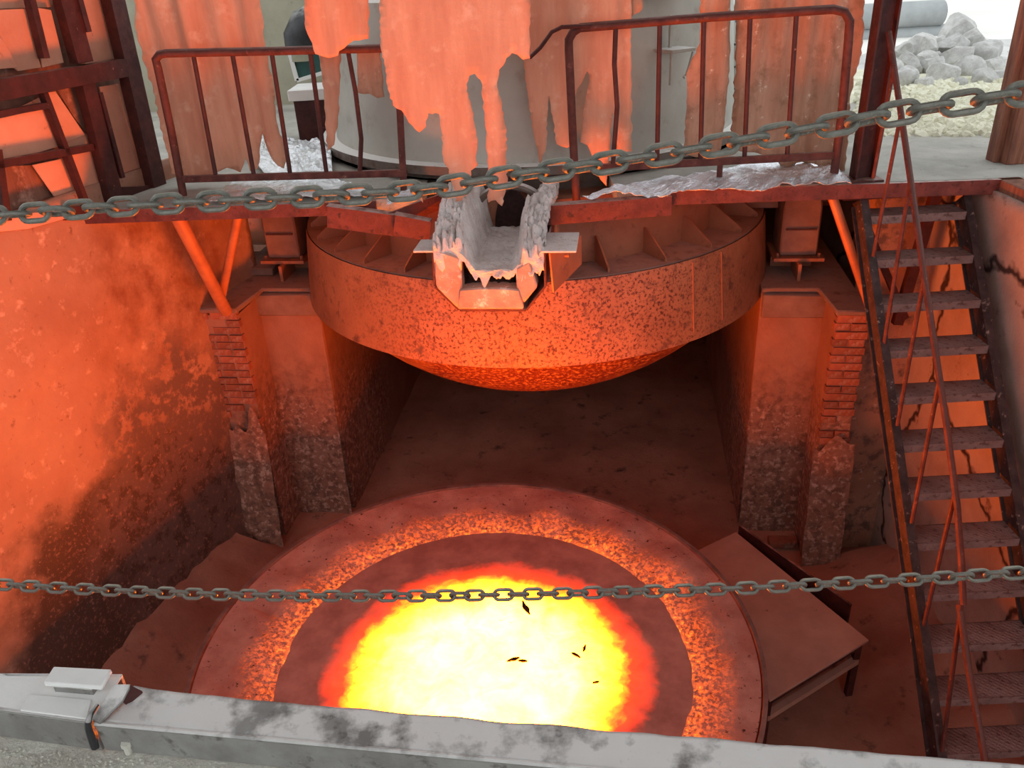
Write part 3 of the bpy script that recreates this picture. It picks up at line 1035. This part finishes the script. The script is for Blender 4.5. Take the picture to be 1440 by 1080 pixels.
def foil(lab, corners, amp, seed, nu=60, nv=26, droop=0):
    p00, p10, p11, p01 = [Vector(p) for p in corners]

    def fn(a, c):
        p = p00.lerp(p10, a).lerp(p01.lerp(p11, a), c)
        h = amp * (nz((p.x * 5, p.y * 5, seed)) + .6 * nz((p.x * 13, p.y * 13, seed)) + .3 * nz((p.x * 31, p.y * 31, seed)))
        e = max(0, 1 - c * 6)
        p = p + ZU * (amp * 1.2 + h + .012 - droop * e * (.6 + .5 * nz((p.x * 3, 0, seed))))
        ee = .02 * nz((p.x * 7, 3, seed))
        return p + Vector((0, ee * e, 0))
    MB().grid(fn, nu, nv).build('foil_sheet', m_foil, smooth=False, solid=.003, org=(p00 + p11) / 2, label=lab, cat='foil')


foil('crinkled silver foil spread on the deck left of the hood', [(-2.25, edge(-2.25), 0), (-.85, edge(-.85) - .02, 0), (-1.35, 6.75, 0), (-2.2, 7.0, 0)], .02, 1)
foil('silver foil heap behind the left railing beside the hood ring', [(-2.0, 7.0, 0), (-1.38, 6.8, .02), (-1.6, 8.0, .05), (-2.6, 8.4, .05)], .04, 4)
foil('crumpled silver foil at the deck edge under the right railing', [(.58, 5.86, -.0), (2.52, edge(2.52) - .04, 0), (2.5, 6.7, 0), (1.55, 6.2, .0)], .034, 2, 120, 36, .07)
foil('silver foil strip curled over the slanting edge plate', [ony(545, 292, 5.96), ony(612, 272, 6.15), ony(600, 264, 6.25), ony(545, 280, 6.15)], .012, 3, 24, 8)

# ------------------------------------------------------------------ steel columns at the right
cA, cB = onz(1211, 252, 0), None
colr = thing('steel_column', 'dark red steel column between the right curtain and the stairs', 'column', cA)
top_ = ony(1236, -40, cA.y)
for k in (-1, 1):
    MB().bar(cA + Vector((k * .062, 0, 0)), Vector((cA.x, cA.y, 2.6)) + Vector((k * .062, 0, 0)), .12, .014, up=(1, 0, 0)).build('flange', m_rustdk, colr)
MB().bar(cA, Vector((cA.x, cA.y, 2.6)), .012, .14, up=(1, 0, 0)).build('web', m_rustdk, colr)
MB().box(cA + ZU * .008, (.24, .22, .016)).build('base_plate', m_rustdk, colr)
for k in range(6):
    pass
# timber post and sill at far right
tp = onz(1393, 232, 0)
tpost = thing('timber_post', 'weathered brown timber post at the right edge of the yard opening', 'post', tp)
MB().box((tp.x + .17, tp.y + .05, 1.3), (.14, .16, 2.6)).build('front_board', m_timber, tpost, bevel=.006)
MB().box((tp.x + .08, tp.y + .12, 1.3), (.05, .12, 2.6)).build('side_batten', m_timber, tpost, bevel=.004)
MB().box((tp.x + .36, tp.y + .14, 1.3), (.26, .04, 2.6)).build('back_board', m_timber, tpost)
s0, s1 = onz(1397, 236, -.05), onx(1460, 285, 3.6)
ts = thing('timber_sill', 'grey brown timber sill on the cracked right wall', 'sill', (WX + .05, 5.0, -.14))
MB().box((WX + .08, 4.0, -.05), (.16, 3.6, .1)).build('upper_timber', m_timber, ts, bevel=.006)
MB().box((WX + .10, 4.0, -.145), (.14, 3.6, .08)).build('lower_timber', m_timber, ts, bevel=.006)

# ------------------------------------------------------------------ stairs
st = thing('steel_stairs', 'steep rusty steel stairs of chequered treads from deck to pit floor', 'stairs', (3.05, 3.0, ZF))
XL, XR = 2.68, 3.40
k_end = 13.4
y_of = lambda k: 5.80 - .208 * k
z_of = lambda k: -.235 - .2645 * k


def tread_mat():
    k = N('chequer_plate')
    col = k.mix(k.rng(k.noise(3), .35, .65), lin((148, 118, 112)), lin((116, 86, 80)))
    col = k.mix(k.rng(k.noise(26), .54, .64), col, lin((96, 64, 58)))
    k.l(col, k.b.inputs['Base Color'])
    k.b.inputs['Roughness'].default_value = .7
    wv = k.n('ShaderNodeTexWave', wave_type='BANDS', bands_direction='DIAGONAL')
    wv.inputs['Scale'].default_value = 16
    wv.inputs['Distortion'].default_value = 1.5
    k.l(k.tc.outputs['Object'], wv.inputs['Vector'])
    ck = k.n('ShaderNodeTexChecker')
    ck.inputs['Scale'].default_value = 45
    k.l(k.tc.outputs['Object'], ck.inputs['Vector'])
    b = k.n('ShaderNodeBump')
    b.inputs['Strength'].default_value = .5
    b.inputs['Distance'].default_value = .01
    k.l(k.math('ADD', k.math('MULTIPLY', wv.outputs['Fac'], ck.outputs['Fac']), k.noise(40)), b.inputs['Height'])
    k.l(b.outputs[0], k.b.inputs['Normal'])
    return k.m


m_tread = tread_mat()
tme = MB().box((0, .095, -.004), (XR - XL - .02, .2, .008)).box((0, -.004, -.03), (XR - XL - .02, .008, .06)).box((0, .19, -.02), (XR - XL - .02, .008, .04)).mesh('tread', m_tread)
for k in range(14):
    piece('tread', tme, st, ((XL + XR) / 2, y_of(k), z_of(k)))
for x in (XL - .02, XR + .02):
    a, c = Vector((x, y_of(-.45) + .06, z_of(-.45) - .06)), Vector((x, y_of(k_end) + .08, z_of(k_end) - .02))
    sg = MB().bar(a, c, .012, .17, up=(0, .25, 1)).build('stringer', m_stair, st)
    for k in (-1, 1):
        dd = (c - a).normalized()
        u = Vector((0, .25, 1))
        u = (u - dd * u.dot(dd)).normalized()
        MB().bar(a + u * k * .08, c + u * k * .08, .06, .012, up=(0, .25, 1)).build('stringer_flange', m_stair, sg)
XS = 2.66
H = lambda x, y: onx(x, y, XS)
MB().tube([H(1250, 45), H(1252, 60), H(1270, 180), H(1300, 390), H(1330, 590), H(1346, 710), H(1352, 790), H(1355, 850)], .02, 10).build('handrail', m_rust, st)
MB().tube([H(1349, 850), H(1362, 940), H(1380, 1040), H(1392, 1110)], .02, 10).build('handrail', m_rust, st)
for a, c in (((1266, 165), (1228, 360)), ((1280, 255), (1243, 485)), ((1300, 390), (1262, 598)), ((1322, 530), (1282, 735)), ((1344, 690), (1297, 888)), ((1352, 850), (1325, 1056)), ((1258, 90), (1228, 250))):
    MB().tube([H(*a), H(*c)], .014, 8).build('strut', m_rust, st)
# dark framing under the deck behind the stairs
fr = thing('deck_bracing', 'dark steel cross bracing below the deck behind the stairs', 'bracing', (3.2, 6.2, -1.3))
MB().bar((2.75, 6.2, -.25), (3.3, 6.2, -1.25), .05, .05).build('brace', m_rustdk, fr)
MB().bar((3.36, 6.2, -.15), (3.24, 6.2, -1.3), .08, .06, up=(0, 1, 0)).build('post', m_rustdk, fr)
MB().bar((2.6, 6.15, -.15), (3.5, 6.15, -.15), .08, .1).build('header', m_rustdk, fr)

# ------------------------------------------------------------------ left hut of steel frame and boards
WO = WP + WN * .04
W_ = lambda x, y, off=0.0: onp(x, y, WO + WN * off, WN)
hut = thing('panel_wall', 'patched board wall in a dark steel frame on the left pit edge', 'wall', W_(120, 300))


def wbar(a, c, wd, name='frame_bar', m=m_rustdk, off=0.0, dp=.06):
    p, q = W_(*a, off), W_(*c, off)
    return MB().bar(p, q, wd, dp, up=WN).build(name, m, hut)


def wpan(px, off, m=m_panel, name='board'):
    pts = [W_(x, y, off) for x, y in px]
    return MB().prism(pts, WN * -.012).build(name, m, hut, bevel=.002)


wbar((145, -60), (228, 300), .15, 'frame_post', off=.02, dp=.1)
wbar((-40, 133), (190, 92), .13, 'frame_beam', off=.02, dp=.1)
wbar((118, 112), (165, 300), .13, 'frame_post', off=.01, dp=.08)
wbar((75, -60), (115, 88), .15, 'frame_post', off=.01, dp=.08)
wbar((95, -60), (124, 45), .045, 'frame_bar', off=.05, dp=.03)
wbar((27, -60), (62, 82), .05)
wbar((60, 130), (125, 300), .04)
wbar((-30, 165), (66, 148), .04)
wbar((-30, 236), (128, 207), .05)
wbar((140, 130), (172, 250), .035, off=.04, dp=.03)
wbar((150, 272), (226, 268), .09, 'frame_beam', off=.01)
wbar((-6, 210), (8, 310), .05)
wpan([(-60, -80), (150, -80), (222, 262), (232, 300), (-60, 330)], -.16, m_panelw, 'back_sheet')  # backing sheet added to block sky showing between the boards
wpan([(-40, 175), (64, 152), (86, 205), (10, 228), (-40, 232)], -.05)
wpan([(66, 130), (78, 128), (120, 190), (95, 200), (84, 180)], -.04)
wpan([(92, 196), (122, 188), (128, 210), (98, 218)], -.06)
wpan([(100, 218), (128, 210), (140, 230), (158, 285), (124, 290)], -.05)
wpan([(46, 232), (92, 222), (122, 290), (92, 298)], -.06)
wpan([(-40, 235), (46, 232), (95, 310), (-40, 320)], -.12, m_panelw)
wpan([(78, 122), (118, 118), (124, 190), (105, 165)], -.10, m_panelw)
wpan([(0, 165), (60, 135), (66, 148), (10, 162)], -.1)
wpan([(-40, 15), (36, 12), (58, 95), (26, 100), (-40, 50)], -.05)
wpan([(-40, 30), (4, 55), (26, 95), (-40, 100)], -.03)
wpan([(48, 10), (72, 14), (90, 88), (60, 95)], -.05)
wpan([(-40, -60), (74, -60), (74, 10), (-40, 14)], -.09)
wpan([(110, -60), (140, -60), (162, 95), (120, 92)], -.06)
wpan([(140, 122), (166, 118), (208, 262), (174, 265)], -.06)
wpan([(163, 118), (184, 116), (222, 262), (206, 262)], -.05)
wpan([(-40, 330), (40, 322), (98, 306), (60, 298), (-40, 306)], .02, m_panel, 'apron_board')
wbar((90, 300), (262, 293), .10, 'sole_beam', off=.0)

# ------------------------------------------------------------------ background left of the hood
b = MB().box((-3.4, 11.2, 1.5), (4.6, .2, 3.2))
struct('wall_back.002', b, m_bgwall)
el = thing('elbow_pipe', 'dark elbow pipe end on the beige wall left of the hood', 'pipe', ony(412, 70, 10.5))
c0 = ony(425, 45, 10.5)
b = MB().tube([c0 + Vector((.55, 0, .14)), c0 + Vector((.2, 0, .12)), c0 + Vector((.05, -.02, .06)), c0 + Vector((-.02, -.03, -.05)), c0 + Vector((-.02, -.03, -.2))], .2, 20)
b.build('elbow', m_darkp, el)
MB().tube([c0 + Vector((-.02, -.03, -.14)), c0 + Vector((-.02, -.03, -.3))], .22, 20).build('collar', m_bgwall, el)
bx = onz(432, 150, .05)
wb = thing('white_box', 'white topped low box on the deck behind the left railing', 'box', (bx.x, bx.y + .3, 0))
b0 = ony(406, 143, 8.4)
b1 = ony(470, 143, 8.4)
b1 = ony(458, 143, 8.4)
MB().box(((b0.x + b1.x) / 2, 8.65, b0.z + .05), (b1.x - b0.x, .5, .1)).build('lid', m_white, wb, bevel=.005)
MB().box(((b0.x + b1.x) / 2, 8.68, b0.z / 2), (b1.x - b0.x - .06, .42, b0.z)).build('body', m_rustdk, wb)
gd = thing('green_board', 'dark green board in a white frame leaning behind the left railing', 'board', ony(430, 115, 10.3))
q0, q1, q2, q3 = ony(418, 113, 10.3), ony(462, 100, 10.3), ony(456, 68, 10.3), ony(408, 75, 10.3)
MB().prism([q0, q1, q2, q3], (0, .03, 0)).build('panel', m_green, gd)
MB().bar(q0, q3, .05, .05, up=(0, 1, 0)).build('frame_side', m_white, gd)
MB().bar(q0, q1, .04, .05, up=(0, 1, 0)).build('frame_foot', m_white, gd)
# tall grey ladder post right of the hood
lp = onz(1035, 175, 0)
MBp = thing('grey_post', 'slim grey ribbed post behind the gap between the right curtains', 'post', (1.9, 9.2, 0))
MB().box((2.62, 9.2, 1), (.22, .12, 2.0)).build('shaft', m_hood, MBp)
for k in range(8):
    MB().box((2.62, 9.13, .2 + k * .22), (.24, .03, .02)).build('rib', m_darkp, MBp)

# ------------------------------------------------------------------ yard: pipes, boulders, gravel
for i, (a, r, lab) in enumerate((((1289, 20), .21, 'upper of two fat grey pipes beyond the boulders'), ((1289, 52), .19, 'lower of two fat grey pipes beyond the boulders'))):
    p = ony(a[0], a[1], 15.2)
    p.z = .21 + .42 * (1 - i) if False else p.z
    q = Vector((p.x + (.42 if i == 0 else .6), p.y, p.z))
    root = thing('grey_pipe', lab, 'pipe', p - ZU * r)
    MB().tube([q - Vector((2.6, 0, 0)), q], r, 28).build('barrel', m_pipe, root)
    MB().tube([q - Vector((.005, 0, 0)), q + Vector((.012, 0, 0))], r * .93, 28).build('end_cap', m_darkp, root)


def rock_mesh(i):
    bm = bmesh.new()
    bmesh.ops.create_icosphere(bm, subdivisions=3, radius=1)
    rr = random.Random(100 + i)
    cuts = [Vector((rr.gauss(0, 1), rr.gauss(0, 1), rr.gauss(0, 1))).normalized() for _ in range(11)]
    ds = [rr.uniform(.55, .85) for _ in cuts]
    for v in bm.verts:
        for c, dd in zip(cuts, ds):
            k = v.co.dot(c) - dd
            if k > 0:
                v.co -= c * k
        v.co += v.co.normalized() * .07 * nz(v.co * 2.3 + Vector((i * 7, 0, 0))) + v.co.normalized() * .03 * nz(v.co * 7)
    me = bpy.data.meshes.new('boulder')
    bm.to_mesh(me)
    bm.free()
    me.materials.append(m_rock)
    me.polygons.foreach_set('use_smooth', [True] * len(me.polygons))
    me.set_sharp_from_angle(angle=.5)
    return me


rmesh = [rock_mesh(i) for i in range(8)]
BO = [(1345, 46, 24, 'pale boulder at the very top of the pile'), (1337, 64, 18, 'round faced boulder just below the topmost one'),
      (1365, 55, 14, 'grey boulder tucked against the right of the topmost one'), (1300, 68, 20, 'broad faceted boulder on the upper left of the pile'),
      (1271, 70, 12, 'small boulder beside the stair handrail, upper pile'), (1385, 74, 20, 'white boulder at the upper right of the pile'),
      (1277, 90, 19, 'grey boulder left of centre, half way up the pile'), (1303, 84, 11, 'small wedge boulder between larger ones'),
      (1312, 92, 15, 'leaning egg shaped boulder mid pile'), (1345, 80, 22, 'wide shaded boulder in the middle of the pile'),
      (1327, 105, 19, 'rounded boulder at the foot of the pile, centre'), (1363, 100, 20, 'big dull boulder right of centre at the foot'),
      (1392, 95, 16, 'boulder beside the timber post'), (1270, 110, 16, 'grey boulder low at the left by the handrail'),
      (1250, 100, 16, 'boulder between the red column and the handrail'), (1383, 117, 19, 'flat buff boulder at the lower right'),
      (1300, 118, 12, 'small buff boulder at the foot of the pile'), (1246, 122, 13, 'small boulder low beside the red column'),
      (1405, 112, 16, 'boulder half hidden behind the timber post'), (1350, 118, 9, 'small stone at the lower centre of the pile'), (1320, 60, 10, 'small boulder wedged near the top left')]
for i, (x, y, r, lab) in enumerate(BO):
    Y = 9.4 + (125 - y) / 80 * 2.3
    p = ony(x, y, Y)
    rr = r * Y / 1150 * 1.12
    o = bpy.data.objects.new('boulder', rmesh[i % 8])
    COL.objects.link(o)
    o.location = p
    o.scale = (rr * R.uniform(1.0, 1.25), rr * R.uniform(.9, 1.2), rr * R.uniform(.85, 1.0))
    o.rotation_euler = (R.uniform(-.5, .5), R.uniform(-.5, .5), R.uniform(0, 6))
    o['label'], o['category'], o['group'] = lab, 'boulder', 'boulders heaped in the yard'


def mound(a, c):
    x, y = 2.9 + 8 * a, 9.2 + 7 * c
    tz = ony(1325, 125 - (y - 9.4) / 2.3 * 80, y).z if y < 11.7 else .42 - (y - 11.7) * .35
    k = max(0, 1 - abs(x - 5.1 - (y - 9.4) * .5) / 2.2)
    return Vector((x, y, -.08 + max(0, tz * .85 - .02) * min(1, k * 1.7) + .10 * nz((x, y, 0), 4) * k))


MB().grid(mound, 50, 44).build('rubble_heap', m_rock, kind='stuff', label='pale rubble filling the heap below the boulders', cat='rubble')
ico = bmesh.new()
bmesh.ops.create_icosphere(ico, subdivisions=1, radius=1)
iv = [v.co.copy() for v in ico.verts]
ifc = [[v.index for v in f.verts] for f in ico.faces]
ico.free()
g = MB()
for i in range(2600):
    px, py = R.uniform(1205, 1410), 108 + 84 * R.random() ** .8
    if py > 178 and R.random() < .7:
        continue
    hz = max(0, (150 - py) / 150) * .2
    p = onz(px, py, hz * .6)
    rr = R.uniform(.025, .075)
    mt = Matrix.Rotation(R.uniform(0, 6), 3, (R.random(), R.random(), R.random() + .01))
    sc = Vector((rr * R.uniform(.7, 1.4), rr, rr * R.uniform(.5, .9)))
    g.add([p + mt @ Vector((v.x * sc.x * R.uniform(.75, 1.2), v.y * sc.y, v.z * sc.z)) for v in iv], ifc)
g.build('gravel', m_grav, smooth=False, kind='stuff', label='pale yellow broken gravel strewn before the boulders', cat='gravel')
def gb(a, c):
    p = onz(1185 + 240 * a, 188 - 82 * c, 0)
    h = max(0, (c - .35)) * .16
    return Vector((p.x, p.y, -.02 + h + .03 * nz(p, 3)))
MB().grid(gb, 30, 30).build('gravel_bed', m_grav, kind='stuff', label='bed of fine pale grit under the gravel', cat='gravel')

# ------------------------------------------------------------------ chains
RW, PIT, HWID = .0052, .042, .0142


def link_mesh():
    b = MB()
    pts = []
    hl = PIT / 2 + RW - HWID + .0012
    for i in range(9):
        a = -pi / 2 + pi * i / 8
        pts.append((hl + HWID * math.cos(a), HWID * math.sin(a), 0))
    for i in range(9):
        a = pi / 2 + pi * i / 8
        pts.append((-hl + HWID * math.cos(a), HWID * math.sin(a), 0))
    b.tube(pts, RW, 8, closed=True)
    return b.mesh('link', m_chain)


lme = link_mesh()


def chain(lab, ctrl, phase, dia=1.0):
    P = [Vector(p) for p in ctrl]
    dense = []
    n = len(P)
    for i in range(n - 1):
        a, b_, c, d_ = P[max(0, i - 1)], P[i], P[i + 1], P[min(n - 1, i + 2)]
        for k in range(60):
            t = k / 60
            dense.append(.5 * ((2 * b_) + (c - a) * t + (2 * a - 5 * b_ + 4 * c - d_) * t * t + (3 * b_ - a - 3 * c + d_) * t ** 3))
    dense.append(P[-1])
    root = thing('guard_chain', lab, 'chain', dense[len(dense) // 2])
    base = wl(root)
    acc, nxt, j = 0, 0, 0
    for i in range(1, len(dense)):
        sl = (dense[i] - dense[i - 1]).length
        while acc + sl >= nxt:
            t = (nxt - acc) / sl
            p = dense[i - 1].lerp(dense[i], t)
            T = (dense[i] - dense[i - 1]).normalized()
            side = T.cross((EYE - p).normalized()).normalized()
            up = side.cross(T)
            ang_ = phase + (pi / 2 if j % 2 else 0) + R.uniform(-.16, .16)
            Yv = side * math.cos(ang_) + up * math.sin(ang_)
            Zv = T.cross(Yv)
            o = bpy.data.objects.new('link', lme)
            COL.objects.link(o)
            o.parent = root
            mt = Matrix((T, Yv, Zv)).transposed()
            o.rotation_mode = 'QUATERNION'
            o.rotation_quaternion = mt.to_quaternion()
            o.scale = (dia,) * 3
            o.location = p - base
            nxt += PIT * dia
            j += 1
        acc += sl


dl = lambda x: 1.62 - .30 * (x / 1440.0)     # the chains follow the curb
chain('upper guard chain, running from the left edge up to the timber post',
      [ony(x, y, dl(x) + .0) for x, y in ((-70, 309), (0, 303), (150, 292), (300, 283), (450, 276), (590, 267), (720, 248), (850, 230), (1000, 206), (1150, 180), (1300, 153), (1440, 132), (1510, 122))], .25, 1.12)
chain('lower guard chain, sagging across the glowing bowl',
      [ony(x, y, dl(x) + .16) for x, y in ((-70, 816), (0, 822), (150, 830), (300, 836), (450, 838), (600, 838), (720, 836), (850, 833), (1000, 829), (1150, 822), (1300, 814), (1440, 805), (1510, 800))], .3, .92)

# ------------------------------------------------------------------ curb
cb = thing('curb_beam', 'dusty grey steel curb along the near pit edge', 'curb', onz(800, 1040, 0))
ZC = .085
A0, A1 = onz(190, 972, ZC), onz(1440, 1078, ZC)
Bn0, Bn1 = onz(135, 1017, ZC), onz(700, 1086, ZC)
dA = (A1 - A0).normalized()
dB = (Bn1 - Bn0).normalized()
A1 = A0 + dA * 4
nB = Vector((dA.y, -dA.x, 0))


def curbtop(a, c):
    p = A0.lerp(A1, a)
    q = Bn0 + (dA) * (4.06 * a)
    r = p.lerp(q, c)
    edge_w = .006 * nz((r.x * 9, c, 0)) * (1 - c)
    rz_ = -.02 * max(0, .08 - a) / .08 * 0
    return r + ZU * (.002 * nz(r * 25) + .012 * max(0, 1 - a * 14) * (1 - c)) + Vector((0, edge_w, 0))


MB().grid(curbtop, 160, 10).build('top_plate', m_curb, cb, solid=.008, label='rough dusty top plate, worn grey')
fa, fb = Bn0, Bn0 + dA * 4.06
MB().prism([fa + nB * .004, fb + nB * .004, fb + nB * .004 - ZU * ZC, fa + nB * .004 - ZU * ZC], -nB * .008).build('front_web', m_curb, cb)
MB().prism([A0, A1, A1 - ZU * ZC, A0 - ZU * ZC], nB * .008).build('back_web', m_curb, cb)
MB().tube([fa + nB * .003 + ZU * .002, fb + nB * .003 + ZU * .002], .006, 6).build('weld_bead', m_curb, cb)

lb = thing('curb_section', 'white dusted left curb section with a loose plate on it', 'curb', onz(60, 990, 0))
z2 = .095
l0, l1, l2, l3 = onz(-150, 946, z2), onz(172, 948, z2), onz(128, 1016, z2), onz(-150, 978, z2)
MB().prism([l0, l1, l2, l3], (0, 0, -.008)).build('top_plate', m_white, lb, bevel=.002)
MB().prism([l3, l2, l2 - ZU * z2, l3 - ZU * z2], nB * -.008).build('front_web', m_curb, lb)
MB().prism([l0, l1, l1 - ZU * z2, l0 - ZU * z2], nB * .008).build('back_web', m_curb, lb)
pp = [onz(75, 936, z2 + .03), onz(157, 940, z2 + .03), onz(143, 966, z2 + .03), onz(60, 960, z2 + .03)]
MB().prism(pp, (0, 0, -.014)).build('loose_plate', m_white, lb, bevel=.004)
MB().box((pp[0] + pp[2]) / 2 - ZU * .022, (.10, .05, .016), (dA, Vector((-dA.y, dA.x, 0)), ZU)).build('packing', m_curb, lb)
sq = [onz(42, 976, z2 + .004), onz(128, 984, z2 + .004), onz(122, 1010, z2 + .004), onz(28, 998, z2 + .004)]
MB().prism(sq, (0, 0, -.006)).build('patch_plate', m_white, lb, bevel=.001)
# bent flap, torn bar hanging down
fl = [onz(130, 1012, z2 + .004), onz(160, 962, z2 + .02), onz(184, 962, z2 + .045), onz(172, 985, z2 + .03), onz(140, 1016, z2 + .004)]
MB().prism(fl, (0, 0, -.007)).build('bent_flap', m_curb, lb, bevel=.001)
MB().prism([onz(183, 963, z2 + .045), onz(200, 972, z2 + .02), onz(178, 990, z2 + .0), onz(172, 985, z2 + .02)], (0, 0, -.006)).build('torn_edge', m_rustdk, lb)
MB().tube([onz(136, 992, z2 + .012), onz(128, 1004, z2 + .016), onz(124, 1014, z2 + .012), onz(126, 1024, z2 - .02), onz(130, 1036, .05), onz(134, 1050, .012)], [.006, .006, .007, .010, .011, .010], 8).build('hanging_bar', m_darkp, lb)
bl = onz(182, 1058, 0)
root = thing('bolt', 'small old bolt standing in the grit before the curb', 'bolt', bl)
MB().tube([bl, bl + ZU * .03], .009, 10).build('shank', m_grit, root)
MB().tube([bl + ZU * .022, bl + ZU * .034], .012, 6).build('head', m_grit, root)
g = MB()
for i in range(900):
    p = onz(R.uniform(-40, 420), R.uniform(1030, 1110), 0)
    if (p - fa).dot(nB) < .02:
        continue
    rr = R.uniform(.0015, .0045)
    g.add([p + Vector((v.x * rr * R.uniform(.7, 1.4), v.y * rr, v.z * rr * .7)) for v in iv], ifc)
g.build('grit', m_grit, smooth=False, kind='stuff', label='loose pale grit scattered in front of the near curb', cat='grit')
